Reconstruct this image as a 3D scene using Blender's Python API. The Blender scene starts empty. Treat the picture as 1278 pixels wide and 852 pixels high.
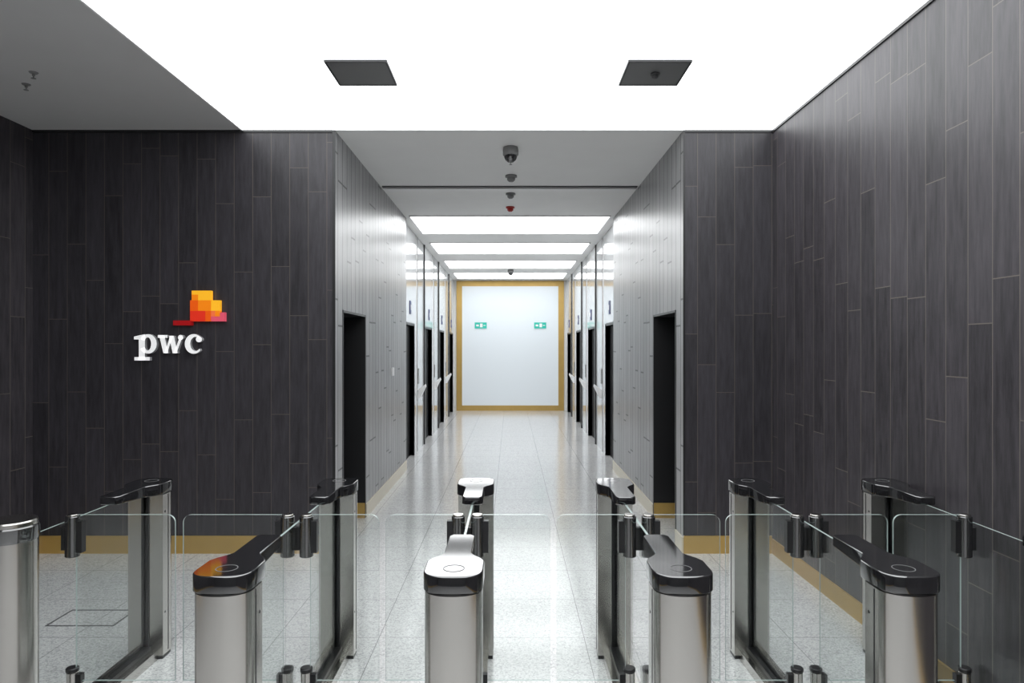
import bpy, bmesh, math
from mathutils import Vector
D=bpy.data
scene=bpy.context.scene
scene.view_settings.view_transform='Standard'
scene.view_settings.look='None'

# ---------------- materials ----------------
def newmat(name):
    m=D.materials.new(name); m.use_nodes=True
    nt=m.node_tree
    return m,nt,nt.nodes['Principled BSDF']
def simple(name,col,rough=.5,metal=0,ior=1.5,emit=None,es=0,noise=0,nscale=20):
    m,nt,b=newmat(name)
    b.inputs['Base Color'].default_value=(*col,1)
    b.inputs['Roughness'].default_value=rough
    b.inputs['Metallic'].default_value=metal
    b.inputs['IOR'].default_value=ior
    if emit:
        b.inputs['Emission Color'].default_value=(*emit,1)
        b.inputs['Emission Strength'].default_value=es
    if noise:
        tc=nt.nodes.new('ShaderNodeTexCoord'); n=nt.nodes.new('ShaderNodeTexNoise')
        n.inputs['Scale'].default_value=nscale
        r=nt.nodes.new('ShaderNodeValToRGB')
        r.color_ramp.elements[0].color=(*[c*(1-noise) for c in col],1)
        r.color_ramp.elements[1].color=(*[min(1,c*(1+noise)) for c in col],1)
        nt.links.new(tc.outputs['Object'],n.inputs['Vector'])
        nt.links.new(n.outputs['Fac'],r.inputs['Fac'])
        nt.links.new(r.outputs['Color'],b.inputs['Base Color'])
    return m
def M(nt,op,a,b=None,c=None):
    n=nt.nodes.new('ShaderNodeMath'); n.operation=op
    for i,v in enumerate((a,b,c)):
        if v is None: continue
        if isinstance(v,(int,float)): n.inputs[i].default_value=v
        else: nt.links.new(v,n.inputs[i])
    return n.outputs[0]
def plank(name,axis,dark,light,groove,w=.153,L=1.22,rough=.42,gw=.0028):
    m,nt,b=newmat(name)
    tc=nt.nodes.new('ShaderNodeTexCoord'); s=nt.nodes.new('ShaderNodeSeparateXYZ')
    nt.links.new(tc.outputs['Object'],s.inputs[0])
    u=s.outputs[axis]; z=s.outputs[2]
    uu=M(nt,'DIVIDE',M(nt,'ADD',u,20.03),w)
    col=M(nt,'FLOOR',uu)
    wn=nt.nodes.new('ShaderNodeTexWhiteNoise'); wn.noise_dimensions='1D'
    nt.links.new(col,wn.inputs['W'])
    vv=M(nt,'ADD',M(nt,'DIVIDE',M(nt,'ADD',z,10),L),wn.outputs['Value'])
    row=M(nt,'FLOOR',vv)
    w2=nt.nodes.new('ShaderNodeTexWhiteNoise'); w2.noise_dimensions='2D'
    cb=nt.nodes.new('ShaderNodeCombineXYZ'); nt.links.new(col,cb.inputs[0]); nt.links.new(row,cb.inputs[1])
    nt.links.new(cb.outputs[0],w2.inputs['Vector'])
    fu=M(nt,'FRACT',uu); fv=M(nt,'FRACT',vv)
    du=M(nt,'MULTIPLY',M(nt,'MINIMUM',fu,M(nt,'SUBTRACT',1,fu)),w)
    dv=M(nt,'MULTIPLY',M(nt,'MINIMUM',fv,M(nt,'SUBTRACT',1,fv)),L)
    dd=M(nt,'MINIMUM',du,dv)
    g=M(nt,'LESS_THAN',dd,gw)
    # grain
    cg=nt.nodes.new('ShaderNodeCombineXYZ')
    nt.links.new(M(nt,'MULTIPLY',u,34),cg.inputs[0]); nt.links.new(M(nt,'ADD',M(nt,'MULTIPLY',z,3.5),M(nt,'MULTIPLY',w2.outputs['Value'],40)),cg.inputs[1])
    nt.links.new(M(nt,'MULTIPLY',col,3.7),cg.inputs[2])
    n=nt.nodes.new('ShaderNodeTexNoise'); n.inputs['Scale'].default_value=1; n.inputs['Detail'].default_value=6; n.inputs['Roughness'].default_value=.68
    nt.links.new(cg.outputs[0],n.inputs['Vector'])
    f=M(nt,'ADD',M(nt,'MULTIPLY',w2.outputs['Value'],.24),M(nt,'MULTIPLY',M(nt,'SUBTRACT',n.outputs['Fac'],.24),1.25))
    f=M(nt,'MINIMUM',M(nt,'MAXIMUM',f,0),1)
    mx=nt.nodes.new('ShaderNodeMix'); mx.data_type='RGBA'
    mx.inputs[6].default_value=(*dark,1); mx.inputs[7].default_value=(*light,1)
    nt.links.new(f,mx.inputs[0])
    m2=nt.nodes.new('ShaderNodeMix'); m2.data_type='RGBA'
    nt.links.new(g,m2.inputs[0]); nt.links.new(mx.outputs[2],m2.inputs[6]); m2.inputs[7].default_value=(*groove,1)
    nt.links.new(m2.outputs[2],b.inputs['Base Color'])
    b.inputs['Roughness'].default_value=rough
    bp=nt.nodes.new('ShaderNodeBump'); bp.inputs['Strength'].default_value=.25; bp.inputs['Distance'].default_value=.001
    h=M(nt,'SUBTRACT',M(nt,'MULTIPLY',n.outputs['Fac'],.35),M(nt,'MULTIPLY',g,.5))
    nt.links.new(h,bp.inputs['Height']); nt.links.new(bp.outputs[0],b.inputs['Normal'])
    return m
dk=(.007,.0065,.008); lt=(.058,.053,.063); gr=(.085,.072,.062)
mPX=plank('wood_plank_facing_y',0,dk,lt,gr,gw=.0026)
mPY=plank('wood_plank_facing_x',1,dk,(.090,.081,.092),(.13,.113,.10),w=.165,gw=.0026)  # same wood, made paler to paint in the stronger light on side walls
mPC=plank('wood_plank_corridor',1,(.19,.19,.195),(.44,.44,.445),(.03,.03,.03),w=.16,rough=.33,gw=.008)  # same wood, lightened to stand in for grazing reflections along the corridor

def floor_mat():
    m,nt,b=newmat('terrazzo_tile')
    tc=nt.nodes.new('ShaderNodeTexCoord'); s=nt.nodes.new('ShaderNodeSeparateXYZ')
    nt.links.new(tc.outputs['Object'],s.inputs[0])
    def edge(o,off,t):
        f=M(nt,'FRACT',M(nt,'DIVIDE',M(nt,'ADD',o,off),t))
        return M(nt,'MULTIPLY',M(nt,'MINIMUM',f,M(nt,'SUBTRACT',1,f)),t)
    g=M(nt,'LESS_THAN',M(nt,'MINIMUM',edge(s.outputs[0],12.17,.6),edge(s.outputs[1],12.2,.6)),.002)
    v=nt.nodes.new('ShaderNodeTexVoronoi'); v.inputs['Scale'].default_value=125
    nt.links.new(tc.outputs['Object'],v.inputs['Vector'])
    n=nt.nodes.new('ShaderNodeTexNoise'); n.inputs['Scale'].default_value=200; n.inputs['Detail'].default_value=3
    nt.links.new(tc.outputs['Object'],n.inputs['Vector'])
    sp=nt.nodes.new('ShaderNodeSeparateColor'); nt.links.new(v.outputs['Color'],sp.inputs[0])
    f=M(nt,'ADD',M(nt,'MULTIPLY',sp.outputs[0],.6),M(nt,'MULTIPLY',n.outputs['Fac'],.5))
    r=nt.nodes.new('ShaderNodeValToRGB')
    e=r.color_ramp.elements; e[0].position=.15; e[0].color=(.32,.32,.325,1); e[1].position=.5; e[1].color=(.57,.57,.57,1)
    x=e.new(.95); x.color=(.72,.72,.71,1)
    nt.links.new(f,r.inputs['Fac'])
    m2=nt.nodes.new('ShaderNodeMix'); m2.data_type='RGBA'
    nt.links.new(g,m2.inputs[0]); nt.links.new(r.outputs[0],m2.inputs[6]); m2.inputs[7].default_value=(.22,.22,.22,1)
    nt.links.new(m2.outputs[2],b.inputs['Base Color'])
    b.inputs['Roughness'].default_value=.15
    b.inputs['IOR'].default_value=1.7
    return m
mFloor=floor_mat()
mSteel=simple('brushed_steel',(.50,.485,.46),.2,1,noise=.05,nscale=3)
mBrass=simple('brass',(.53,.35,.11),.4,.55,noise=.08,nscale=6)
mBlackGloss=simple('gloss_black',(.010,.010,.011),.06,0,ior=2.3)
mBlack=simple('satin_black',(.012,.012,.013),.35)
mDoor=simple('lift_door_black',(.006,.006,.007),.4,ior=1.3)
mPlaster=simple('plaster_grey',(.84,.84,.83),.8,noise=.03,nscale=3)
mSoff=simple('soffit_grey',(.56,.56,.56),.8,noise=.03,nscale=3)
mWhite=simple('white_paint',(.8,.8,.8),.4)
mPlate=simple('dark_plate',(.06,.06,.062),.5)
mPlate2=simple('service_plate_grey',(.15,.15,.152),.5)
mGrey=simple('grey_plastic',(.2,.2,.2),.5)
mRear=simple('rear_wall_dark',(.05,.05,.053),.6,noise=.05,nscale=2)
mBaseL=simple('baseboard_pale_brass',(.66,.60,.48),.3,.3)
mLum=simple('luminous_membrane',(.8,.8,.8),.6,emit=(.96,.985,1),es=3.05)
mLum2=simple('luminous_lobby',(.8,.8,.8),.6,emit=(.97,.99,1),es=4.6)
mPanelG=simple('back_painted_glass',(.66,.67,.68),.08,.3,ior=1.7)
mGreen=simple('exit_green',(.01,.3,.24),.4,emit=(.02,.5,.4),es=.4)
mBlue=simple('sign_blue',(.03,.04,.16),.3)
mRed=simple('detector_red',(.4,.02,.015),.4)
def endmat():
    m,nt,b=newmat('backlit_glass')
    tc=nt.nodes.new('ShaderNodeTexCoord'); s=nt.nodes.new('ShaderNodeSeparateXYZ'); nt.links.new(tc.outputs['Object'],s.inputs[0])
    mr=nt.nodes.new('ShaderNodeMapRange'); mr.inputs[1].default_value=0; mr.inputs[2].default_value=3.4; mr.inputs[3].default_value=.27; mr.inputs[4].default_value=.36
    nt.links.new(s.outputs[2],mr.inputs[0]); nt.links.new(mr.outputs[0],b.inputs['Emission Strength'])
    b.inputs['Emission Color'].default_value=(.9,.96,1,1); b.inputs['Base Color'].default_value=(.46,.50,.53,1); b.inputs['Roughness'].default_value=.25
    return m
mEnd=endmat()
def glass(name,tint,f0):
    m=D.materials.new(name); m.use_nodes=True; nt=m.node_tree; nt.nodes.clear()
    o=nt.nodes.new('ShaderNodeOutputMaterial'); t=nt.nodes.new('ShaderNodeBsdfTransparent'); g=nt.nodes.new('ShaderNodeBsdfGlossy')
    mx=nt.nodes.new('ShaderNodeMixShader'); ge=nt.nodes.new('ShaderNodeNewGeometry')
    d=nt.nodes.new('ShaderNodeVectorMath'); d.operation='DOT_PRODUCT'
    nt.links.new(ge.outputs['Incoming'],d.inputs[0]); nt.links.new(ge.outputs['Normal'],d.inputs[1])
    c=M(nt,'ABSOLUTE',d.outputs['Value'])
    f=M(nt,'ADD',M(nt,'MULTIPLY',M(nt,'POWER',M(nt,'SUBTRACT',1,c),5),.8),f0)
    t.inputs[0].default_value=(*tint,1); g.inputs['Roughness'].default_value=.01
    nt.links.new(f,mx.inputs[0]); nt.links.new(t.outputs[0],mx.inputs[1]); nt.links.new(g.outputs[0],mx.inputs[2]); nt.links.new(mx.outputs[0],o.inputs[0])
    return m
mGlass=glass('clear_glass',(.95,.965,.96),.03)
mGEdge=simple('glass_edge',(.34,.41,.39),.2)

# ---------------- mesh helper ----------------
class MB:
    def __init__(s): s.bm=bmesh.new(); s.mats=[]
    def mi(s,m):
        if m not in s.mats: s.mats.append(m)
        return s.mats.index(m)
    def face(s,vs,m):
        try: f=s.bm.faces.new(vs)
        except ValueError: return
        f.material_index=s.mi(m)
    def box(s,a,b,m):
        x0,y0,z0=[min(p,q) for p,q in zip(a,b)]; x1,y1,z1=[max(p,q) for p,q in zip(a,b)]
        v=[s.bm.verts.new(p) for p in [(x0,y0,z0),(x1,y0,z0),(x1,y1,z0),(x0,y1,z0),(x0,y0,z1),(x1,y0,z1),(x1,y1,z1),(x0,y1,z1)]]
        for i in [(3,2,1,0),(4,5,6,7),(0,1,5,4),(1,2,6,5),(2,3,7,6),(3,0,4,7)]: s.face([v[k] for k in i],m)
    def rings(s,rings,m,caps=True,closed=False):
        R=[[s.bm.verts.new(p) for p in r] for r in rings]
        n=len(R[0])
        pr=list(zip(R,R[1:]))
        if closed: pr.append((R[-1],R[0]))
        for a,b in pr:
            for i in range(n):
                j=(i+1)%n; s.face([a[i],a[j],b[j],b[i]],m)
        if caps and not closed:
            s.face(R[0][::-1],m); s.face(R[-1],m)
    def prism(s,pts,axis,a,b,m,mcap=None):
        def p3(p,w):
            if axis==2: return (p[0],p[1],w)
            if axis==1: return (p[0],w,p[1])
            return (w,p[0],p[1])
        A=[s.bm.verts.new(p3(p,a)) for p in pts]; B=[s.bm.verts.new(p3(p,b)) for p in pts]
        n=len(pts)
        for i in range(n):
            j=(i+1)%n; s.face([A[i],A[j],B[j],B[i]],m)
        s.face(A[::-1],mcap or m); s.face(B,mcap or m)
    def cyl(s,c,r,h,m,axis=2,seg=28,r2=None,bev=0):
        r2=r if r2 is None else r2
        prof=[(r,0),(r2,h)] if not bev else [(r-bev,0),(r,bev),(r2,h-bev),(r2-bev,h)]
        s.lathe(c,prof,m,axis,seg)
    def lathe(s,c,prof,m,axis=2,seg=28):
        rs=[]
        for r,w in prof:
            ring=[]
            for i in range(seg):
                t=2*math.pi*i/seg; a,b=max(r,1e-4)*math.cos(t),max(r,1e-4)*math.sin(t)
                q={2:(a,b,w),1:(a,w,b),0:(w,a,b)}[axis]
                ring.append((c[0]+q[0],c[1]+q[1],c[2]+q[2]))
            rs.append(ring)
        s.rings(rs,m)
    def obj(s,name,parent=None,smooth=False,loc=None,bevel=0):
        bmesh.ops.recalc_face_normals(s.bm,faces=s.bm.faces)
        me=D.meshes.new(name); s.bm.to_mesh(me); s.bm.free()
        for m in s.mats: me.materials.append(m)
        if smooth:
            me.set_sharp_from_angle(angle=math.radians(38))
            big=set()
            for p in me.polygons:
                p.use_smooth=len(p.vertices)<=8
                if len(p.vertices)>8: big.update(p.edge_keys)
            for e in me.edges:
                if e.key in big: e.use_edge_sharp=True
        o=D.objects.new(name,me); scene.collection.objects.link(o)
        if loc: o.location=loc
        if parent: o.parent=parent
        if bevel:
            b=o.modifiers.new('bevel','BEVEL'); b.width=bevel; b.segments=2; b.limit_method='ANGLE'
        return o
def B(name,a,b,m,parent=None,bevel=0):
    k=MB(); k.box(a,b,m); return k.obj(name,parent,bevel=bevel)
def empty(name,loc):
    e=D.objects.new(name,None); e.location=loc; e.empty_display_size=.1; scene.collection.objects.link(e); return e

# ---------------- shell dims ----------------
H=3.49; YB=5.635; YE=18.3; YR=-4.0
XL=-3.944; XR=2.167; CL=-1.45; CR=1.427; LOB=9.48; LL=-1.52; LR=1.497
DY0,DY1,DH=5.89,6.82,2.02
B('floor',(XL-.2,YR-.2,-.1),(XR+.2,YE+.2,0),mFloor)
B('wall_left',(XL-.15,YR,0),(XL,YB+.15,H),mPY)
B('wall_right',(XR,YR,0),(XR+.15,YB+.15,H),mPY)
B('wall_rear',(XL-.15,YR-.15,0),(XR+.15,YR,H),mRear)
B('wall_back_left',(XL,YB,0),(CL-.005,YB+.15,H),mPX)
B('wall_back_right',(CR+.005,YB,0),(XR,YB+.15,H),mPX)
def corr(name,x0,sg):
    k=MB(); x1=x0+sg*.2
    k.box((x0,YB+.002,0),(x1,DY0,H),mPC)
    k.box((x0,DY0,DH),(x1,DY1,H),mPC)
    k.box((x0,DY1,0),(x1,LOB,H),mPC)
    k.obj(name)
    k=MB(); x2=x0+sg*1.3
    k.box((x1,DY0-.08,0),(x2,DY0,DH),mPX)
    k.box((x1,DY1,0),(x2,DY1+.08,DH),mPX)
    k.box((x1,DY0-.08,DH),(x2,DY1+.08,DH+.08),mBlack)
    k.box((x2,DY0-.08,0),(x2+sg*.08,DY1+.08,DH+.08),mBlack)
    k.obj(name.replace('corridor','passage'))
    k=MB(); t=.02
    k.box((x0-sg*.004,DY0,0),(x1,DY0+t,DH),mBlack)
    k.box((x0-sg*.004,DY1-t,0),(x1,DY1,DH),mBlack)
    k.box((x0-sg*.004,DY0,DH-t),(x1,DY1,DH),mBlack)
    k.obj('trim_doorway_'+('left' if sg<0 else 'right'))
    k=MB()
    k.box((x0-sg*.0,DY1-t-.012,0),(x2,DY1-t,.15),mBrass)
    k.obj('baseboard_passage_'+('left' if sg<0 else 'right'))
    k=MB(); k.box((x0-sg*.012,DY1+.003,0),(x0,LOB-.01,.13),mBaseL); k.box((x0-sg*.012,YB+.003,0),(x0,DY0-.003,.13),mBaseL)
    k.obj('baseboard_corridor_'+('left' if sg<0 else 'right'))
corr('wall_corridor_left',CL,-1)
corr('wall_corridor_right',CR,1)
B('baseboard_back_left',(XL,YB-.014,0),(CL-.0,YB,.145),mBrass)
B('baseboard_back_right',(CR,YB-.014,0),(XR-.014,YB,.145),mBrass)
B('baseboard_right',(XR-.014,YR,0),(XR,YB-.0,.12),mBrass)
B('baseboard_left',(XL,YR,0),(XL+.014,YB-.014,.12),mBrass)
# corner trims and ceiling shadow lines
B('trim_1',(CL-.02,YB-.006,.15),(CL+.004,YB+.0,H),mBlack)
B('trim_2',(CR-.004,YB-.006,.15),(CR+.012,YB+.0,H),mBlack)
B('shadow_trim_3',(CR+.012,YB-.008,H-.02),(XR,YB,H),mBlack)  # this and the next two: black strips drawn for the shadow line under the ceiling
B('shadow_trim_4',(XR-.01,YR,H-.018),(XR,YB-.008,H),mBlack)
B('shadow_trim_5',(XL,YB-.008,H-.02),(CL-.02,YB,H),mBlack)
# ceilings
LX=-2.21
k=MB()
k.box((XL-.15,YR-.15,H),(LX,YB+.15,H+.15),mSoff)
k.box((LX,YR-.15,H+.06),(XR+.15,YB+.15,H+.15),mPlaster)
k.box((LX,YB-.004,H),(XR+.15,YB+.15,H+.06),mPlaster)
k.box((-1.75,YB+.15,H),(1.75,YE+.2,H+.15),mPlaster)
k.obj('ceiling')
B('ceiling_light_membrane',(LX,YR,H),(XR,YB-.006,H+.05),mLum)
B('trim_6',(LX-.012,YR,H-.006),(LX,YB,H),mWhite)
k=MB(); k.box((-1.43,7.58,H-.012),(1.41,7.64,H),mPlate); k.box((-1.43,7.64,H-.02),(1.41,7.70,H),mWhite); k.obj('shadow_gap_strips')  # dark and pale strips stand in for the shaded gap across the ceiling
for i,(a,b) in enumerate([(9.3,10.7),(11.7,13.0),(14.1,15.4),(16.4,17.7)]):
    k=MB(); k.box((-1.37,a,H-.012),(1.35,b,H),mLum2)
    for q in ((-1.385,-1.37),(1.35,1.365)): k.box((q[0],a-.015,H-.016),(q[1],b+.015,H),mWhite)
    k.box((-1.385,a-.015,H-.016),(1.365,a,H),mWhite); k.box((-1.385,b,H-.016),(1.365,b+.015,H),mWhite)
    k.obj('ceiling_light_panel')
for (x0,x1) in ((-1.152,-.782),(.745,1.12)):
    k=MB(); k.box((x0,4.262,H-.012),(x1,4.63,H),mPlate2)
    t=.012
    k.box((x0-t,4.262-t,H-.015),(x1+t,4.262,H),mBlack);k.box((x0-t,4.63,H-.015),(x1+t,4.63+t,H),mBlack)
    k.box((x0-t,4.262,H-.015),(x0,4.63,H),mBlack);k.box((x1,4.262,H-.015),(x1+t,4.63,H),mBlack)
    k.obj('ceiling_service_plate')

# ---------------- lift lobby ----------------
lifts=[(9.62,10.72),(12.0,13.1),(14.38,15.48),(16.76,17.86)]
dn=[0]
def lobby(side):
    sg=-1 if side=='left' else 1
    x0=LL if sg<0 else LR
    x1=x0+sg*.25
    k=MB(); prev=LOB
    for a,b in lifts:
        k.box((x0,prev,0),(x1,a,H),mPanelG)
        k.box((x0,a,2.03),(x1,b,H),mPanelG)
        prev=b
    k.box((x0,prev,0),(x1,YE,H),mPanelG)
    k.obj('wall_lobby_'+side)
    for a,b in lifts:
        k=MB()
        mid=(a+b)/2; xd=x0+sg*.06
        k.box((xd,a,0),(xd+sg*.03,mid-.003,2.03),mDoor); k.box((xd,mid+.003,0),(xd+sg*.03,b,2.03),mDoor)
        k.box((xd+sg*.03,a,0),(xd+sg*.05,b,2.03),mDoor)
        k.box((x0-sg*.02,a-.06,0),(xd,a,H-.001),mBlack)
        k.box((x0-sg*.01,b,0),(xd,b+.03,2.06),mBlack)
        k.box((x0-sg*.004,a,2.03),(xd,b,2.07),mBlack)
        dn[0]+=1
        k.obj('door_%d'%dn[0])
        k=MB(); k.box((x0-sg*.006,b+.30,0),(x0,b+.33,H),mWhite); k.box((x0-sg*.006,b+.38,0),(x0,b+.395,H),mPlate)
        k.obj('trim_lobby_'+side)
        k=MB(); k.box((x0-sg*.012,mid+.1,2.2),(x0,mid+.22,2.4),mBlue); k.box((x0-sg*.014,mid+.13,2.26),(x0-sg*.012,mid+.19,2.34),mWhite)
        k.obj('number_sign')
        yy=b+.45
        k=MB()
        pts=[(x0,.86),(x0-sg*.03,.86),(x0-sg*.13,1.05),(x0-sg*.12,1.09),(x0,1.0)]
        k.prism(pts,1,yy,yy+.12,mWhite)
        k.box((x0,yy+.01,1.10),(x0-sg*.012,yy+.11,1.35),mSteel)
        k.obj('call_console')
lobby('left'); lobby('right')
B('wall_corridor_end',(-1.8,YE,0),(1.8,YE+.15,H),mPlaster)
k=MB(); gx0,gx1=-1.45,1.427; w=.15
k.box((gx0,YE-.04,0),(gx0+w,YE,H-.02),mBrass);k.box((gx1-w,YE-.04,0),(gx1,YE,H-.02),mBrass)
k.box((gx0+w,YE-.04,0),(gx1-w,YE,.14),mBrass);k.box((gx0+w,YE-.04,H-.16),(gx1-w,YE,H-.02),mBrass)
k.obj('trim_gold_frame')
B('backlit_wall_panel',(gx0+w,YE-.02,.14),(gx1-w,YE,H-.16),mEnd)
for x in (-.80,.79):
    k=MB(); k.box((x-.16,YE-.05,2.2),(x+.16,YE-.02,2.36),mGreen)
    k.box((x-.12,YE-.053,2.255),(x-.05,YE-.05,2.305),mWhite)
    k.box((x-.02,YE-.053,2.23),(x+.05,YE-.05,2.33),mWhite)
    k.box((x+.07,YE-.053,2.27),(x+.13,YE-.05,2.29),mWhite)
    k.obj('exit_sign')

# ---------------- ceiling devices ----------------
def dome(x,y):
    k=MB(); k.lathe((x,y,H),[(.065,0),(.07,-.03),(.07,-.07),(.062,-.075)],mGrey)
    k.lathe((x,y,H-.07),[(.06,0),(.058,-.02),(.047,-.045),(.026,-.063),(.001,-.07)],mBlackGloss)
    k.obj('dome_security_camera',smooth=True)
def det(x,y,m,sc=1,name='smoke_detector',z=H):
    k=MB(); k.lathe((x,y,z),[(.05*sc,0),(.052*sc,-.015*sc),(.035*sc,-.02*sc),(.035*sc,-.04*sc),(.02*sc,-.055*sc),(.001,-.057*sc)],m)
    k.obj(name,smooth=True)
def spr(x,y,z=H):
    k=MB(); k.lathe((x,y,z),[(.028,0),(.024,-.006),(.009,-.01),(.009,-.022),(.004,-.026),(.004,-.036),(.015,-.038),(.015,-.041),(.001,-.042)],mGrey)
    k.obj('fire_sprinkler',smooth=True)
dome(0,6.12); det(0.005,7.12,mGrey,1.2); det(0,7.95,mGrey,1.1); det(-.005,8.72,mRed,1.1,'fire_alarm_sounder'); spr(.0,6.55)
dome(0,15.75)
spr(-3.11,4.45); spr(-3.3,4.65); det(.94,4.44,mPlate,.6,z=H-.012)

B('wall_card_reader',(CL,8.28,1.35),(CL+.02,8.40,1.45),mWhite,bevel=.004)
k=MB(); a=(-2.84,4.16); b=(-2.42,4.42); t=.012
k.box((a[0],a[1],0),(b[0],a[1]+t,.002),mPlate);k.box((a[0],b[1]-t,0),(b[0],b[1],.002),mPlate)
k.box((a[0],a[1]+t,0),(a[0]+t,b[1]-t,.002),mPlate);k.box((b[0]-t,a[1]+t,0),(b[0],b[1]-t,.002),mPlate)
k.obj('floor_hatch')

# ---------------- logo sign ----------------
S=151.2
def cv(px,py): return ((px-637.3)/S,1.7+(433-py)/S)
sign=empty('company_logo_sign',(0,YB,0))
def ellp(cx,cy,rx,ry,n=32,a0=0,a1=360):
    return [(cx+rx*math.cos(math.radians(a0+(a1-a0)*i/n)),cy-ry*math.sin(math.radians(a0+(a1-a0)*i/n))) for i in range(n+(0 if a1-a0==360 else 1))]
Y0,Y1=-.04,-.004
mSign=simple('sign_white',(.85,.85,.85),.4,emit=(1,1,1),es=.35)  # emission added to whiten the letters
mSignSide=simple('sign_side_grey',(.35,.35,.36),.4)
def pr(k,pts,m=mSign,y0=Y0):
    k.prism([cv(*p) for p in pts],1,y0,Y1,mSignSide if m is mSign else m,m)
def arc(k,o,i):
    for a in range(len(o)-1): pr(k,[o[a],o[a+1],i[a+1],i[a]])
def stroke(k,p,q,w):
    pr(k,[(p[0]-w/2,p[1]),(p[0]+w/2,p[1]),(q[0]+w/2,q[1]),(q[0]-w/2,q[1])])
def signobj(k,name): k.obj(name,parent=sign)
k=MB()
pr(k,[(176.5,418.5),(184,417),(184,449),(176.5,449)])
pr(k,[(170.5,420),(176.5,418.5),(176.5,423.5),(170.5,423.5)])
pr(k,[(171,445.3),(190,445.3),(190,449.5),(171,449.5)])
o=ellp(188,429,10.6,12,36,-150,150); i=ellp(187.5,429,4.2,8.2,36,-150,150); arc(k,o,i)
signobj(k,'letter_p')
k=MB()
pr(k,[(200,418),(212,418),(212,421.5),(200,421.5)])
stroke(k,(205,419),(210,440.5),6.2); stroke(k,(217,419),(210,440.5),3.2)
stroke(k,(217,419),(221.5,440.5),6.2); stroke(k,(229,420),(221.5,440.5),3.2)
pr(k,ellp(228.3,421,3.4,3.2,20))
signobj(k,'letter_w')
k=MB()
o=ellp(244.5,429,11,12.2,36,42,318); i=ellp(246.8,429,6.6,8.8,36,42,318); arc(k,o,i)
pr(k,ellp(251,423.4,3.8,3.6,20))
signobj(k,'letter_c')
cols={'y':(1,.48,.02),'o':(.9,.23,.005),'d':(.80,.10,.004),'r':(.72,.03,.012),'p':(.70,.085,.14),'k':(.33,.004,.006),'s':(.85,.16,.05)}
cm={c:simple('logo_'+c,v,.35,emit=v,es=.3) for c,v in cols.items()}  # slight emission added to brighten the block colours
k=MB()
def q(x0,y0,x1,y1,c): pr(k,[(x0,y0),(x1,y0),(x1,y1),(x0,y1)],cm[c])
q(242,363,266,368,'y'); q(242,368,250,375,'o'); q(250,368,266,375,'y')
q(240,375,250,388,'d'); q(250,375,266,388,'o'); q(266,375,277,388,'y')
q(240,388,250,393,'r'); q(250,388,259,401,'r'); q(259,388,266,401,'d'); q(266,388,271,395,'s'); q(271,388,277,395,'o'); q(277,390,283,401,'p')
q(240,393,250,401,'r'); q(266,395,277,401,'p'); q(219,400,242,406,'k')
signobj(k,'emblem_blocks')

# ---------------- speed gates ----------------
GY=3.035; HL=.835; HW=.095
def offset(pts,d):
    n=len(pts); out=[]
    for i in range(n):
        p0=Vector(pts[i-1]);p1=Vector(pts[i]);p2=Vector(pts[(i+1)%n])
        e1=(p1-p0).normalized();e2=(p2-p1).normalized()
        nn=Vector((-(e1.y+e2.y),e1.x+e2.x))
        if nn.length<1e-6: nn=Vector((-e1.y,e1.x))
        nn.normalize(); out.append((p1.x+nn.x*d,p1.y+nn.y*d))
    return out
def head(hw,rt,n=18,e=.72):
    r=[]
    for i in range(n+1):
        a=math.pi*i/n; c=math.cos(a); s=math.sin(a)
        r.append((-hw*math.copysign(abs(c)**e,c) if abs(c)>1e-9 else 0, rt-rt*(max(s,0)**e)))
    return r
def pedestal(par,name,sg,hl,dz=0,L=.5):
    out=head(HW,.075,n=24,e=.9)+[(HW,.15),(-HW,.15)]
    def tr(u,t): return (u,sg*(hl-t))
    k=MB()
    k.prism([tr(*p) for p in out],2,.02,.895+dz,mSteel)
    pl=[tr(*p) for p in offset(out,.004)]
    k.prism(pl,2,0,.03,mBlack)
    k.prism(pl,2,.885+dz,.902+dz,mBlack)
    k.box((-.02,sg*(hl-.15),.06),(.02,sg*(hl-.156),.885),mBlack)
    for s in (-1,1):
        k.box((s*HW,sg*(hl-.088),.03),(s*(HW+.0012),sg*(hl-.094),.89),mBlack)
        for zz in (.25,.8):
            k.cyl((s*HW,sg*(hl-.125),zz),.006,s*.001,mBlack,axis=0,seg=8)
    k.obj(name+'_pedestal',par,smooth=True)
    hw=HW+.004; aw=.05
    co=head(hw,.08)+[(hw,.17),(hw-.012,.2),(aw+.012,.235),(aw,.26),(aw,L-.02)]+[(aw-.015,L)]+[(-aw+.015,L),(-aw,L-.02),(-aw,.26),(-aw-.012,.235),(-hw+.012,.2),(-hw,.17)]
    def zt(t): return dz+.960
    def th(t): return .06 if t<.2 else (.06-.02*(t-.2)/.3)
    rs=[]
    for off,tag in ((.004,'b'),(0,'b2'),(0,'t2'),(.0015,'t1'),(.004,'t0')):
        oo=offset(co,off); r=[]
        for (u,t),(u0,t0) in zip(oo,co):
            z={'b':zt(t0)-th(t0),'b2':zt(t0)-th(t0)+.004,'t2':zt(t0)-.005,'t1':zt(t0)-.0015,'t0':zt(t0)}[tag]
            x,y=tr(u,t); r.append((x,y,z))
        rs.append(r)
    k=MB(); k.rings(rs,mBlackGloss)
    k.obj(name+'_cap',par,smooth=True)
    k=MB()
    x,y=tr(0,.085)
    zz=zt(0)
    sg_=28
    def circ(r,z): return [(x+r*math.cos(2*math.pi*i/sg_),y+r*math.sin(2*math.pi*i/sg_),z) for i in range(sg_)]
    k.rings([circ(.036,zz),circ(.036,zz+.001),circ(.0335,zz+.001),circ(.0335,zz)],mPlate2,closed=True)
    k.obj(name+'_card_reader',par)
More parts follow.
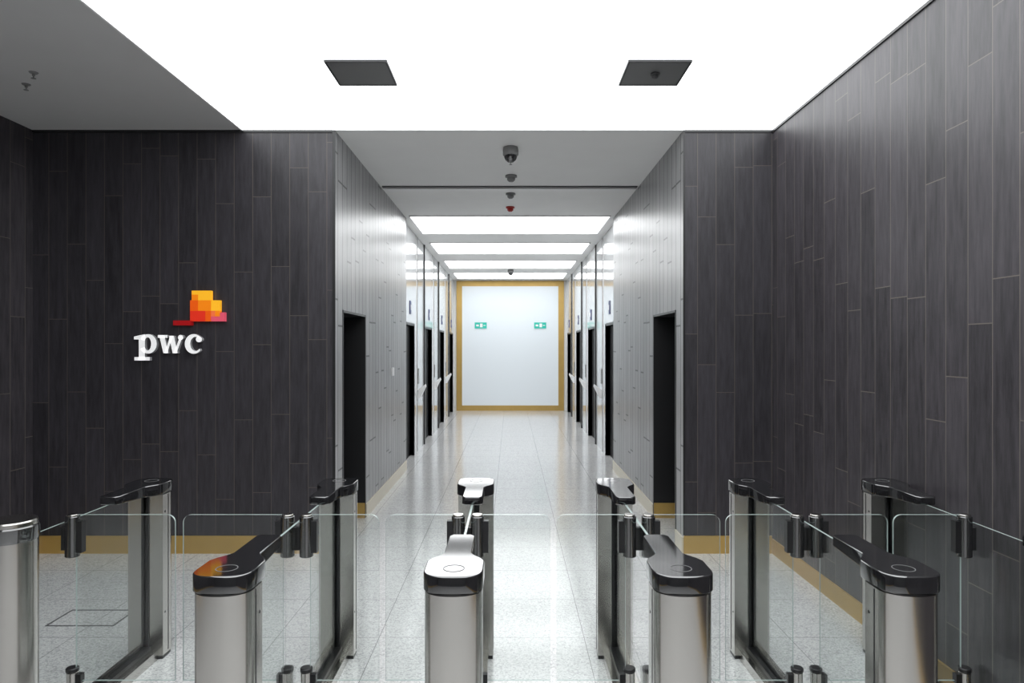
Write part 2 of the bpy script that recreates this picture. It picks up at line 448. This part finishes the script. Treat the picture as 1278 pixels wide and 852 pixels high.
def wing(par,name,sg,L):
    k=MB(); x0=.06;x1=L;z0=.22;z1=.956;r=.035
    pts=[(x0,z0),(x1,z0),(x1,z1-r)]
    pts+=[(x1-r+r*math.cos(a),z1-r+r*math.sin(a)) for a in [math.pi/2*i/6 for i in range(1,7)]]
    pts+=[(x0,z1)]
    k.prism([(sg*p[0],p[1]) for p in pts],1,-.005,.005,mGEdge,mGlass)
    k.obj(name,par)
def hinge(par,name,sg):
    k=MB(); c=(sg*.042,0,0)
    k.cyl((c[0],0,.77),.03,.18,mBlackGloss,bev=.003)
    k.cyl((c[0],0,.948),.024,.010,mSteel,bev=.002)
    k.box((c[0]+sg*.02,-.016,.79),(c[0]+sg*.05,.016,.93),mBlack)
    k.cyl((c[0],0,.05),.024,.21,mSteel,bev=.003)
    k.cyl((c[0],0,.26),.027,.018,mBlack,bev=.003)
    k.box((c[0]+sg*.018,-.014,.21),(c[0]+sg*.045,.014,.25),mBlack)
    k.box((c[0]-sg*.044,-.012,.80),(c[0],.012,.90),mBlack)
    k.obj(name,par,smooth=True)
def gate(cx,wl,wr,wide=False):
    e=empty('speed_gate',(cx,GY,0))
    pedestal(e,'rear',1,HL)
    hf=HL
    if wide:
        hf=.43
        # the wide-lane unit ends in a taller drum-shaped steel pedestal
        k=MB(); k.lathe((-.0,-hf+.11,0),[(.097,0),(.097,.02)],mBlack,seg=48)
        k.lathe((0,-hf+.11,0),[(.095,.02),(.095,.965)],mSteel,seg=48)
        k.lathe((0,-hf+.11,0),[(.097,.935),(.099,.94),(.099,.99),(.095,.995)],mBlackGloss,seg=48)
        k.lathe((0,-hf+.11,0),[(.093,.99),(.093,1.01),(.089,1.015)],mSteel,seg=48)
        k.obj('front_pedestal',e,smooth=True)
        y0=-hf+.205
        k=MB(); k.box((-.07,y0-.01,0),(.07,HL-.15,.05),mSteel)
    else:
        pedestal(e,'front',-1,HL)
        y0=-HL+.156
        k=MB(); k.box((-.07,-HL+.15,0),(.07,HL-.15,.05),mSteel)
    k.box((-.03,y0,.05),(.03,HL-.15,.07),mBlack); k.obj('base_rail',e)
    k=MB(); y1=HL-.156
    k.prism([(y0,.07),(y1,.07),(y1,.92),(y0,.92)],0,-.005,.005,mGEdge,mGlass)
    k.obj('side_glass',e)
    if wl: hinge(e,'hinge_1',-1); wing(e,'wing_1',-1,wl)
    if wr: hinge(e,'hinge_2',1); wing(e,'wing_2',1,wr)
gate(-1.99,0,.50,True)
gate(-.95,.505,.365)
gate(-.19,.365,.365)
gate(.57,.365,.36)
gate(1.315,.36,.36)
gate(2.06,.36,0)

# ---------------- camera ----------------
cd=D.cameras.new('camera'); cam=D.objects.new('camera',cd); scene.collection.objects.link(cam)
cam.location=(0,0,1.7); cam.rotation_euler=(math.radians(90),0,0)
cd.sensor_width=36; cd.lens=24; cd.shift_x=.00133; cd.shift_y=.0055; cd.clip_start=.05
scene.camera=cam
w=D.worlds.new('world'); scene.world=w; w.use_nodes=True
w.node_tree.nodes['Background'].inputs[0].default_value=(.5,.5,.52,1)
w.node_tree.nodes['Background'].inputs[1].default_value=.3
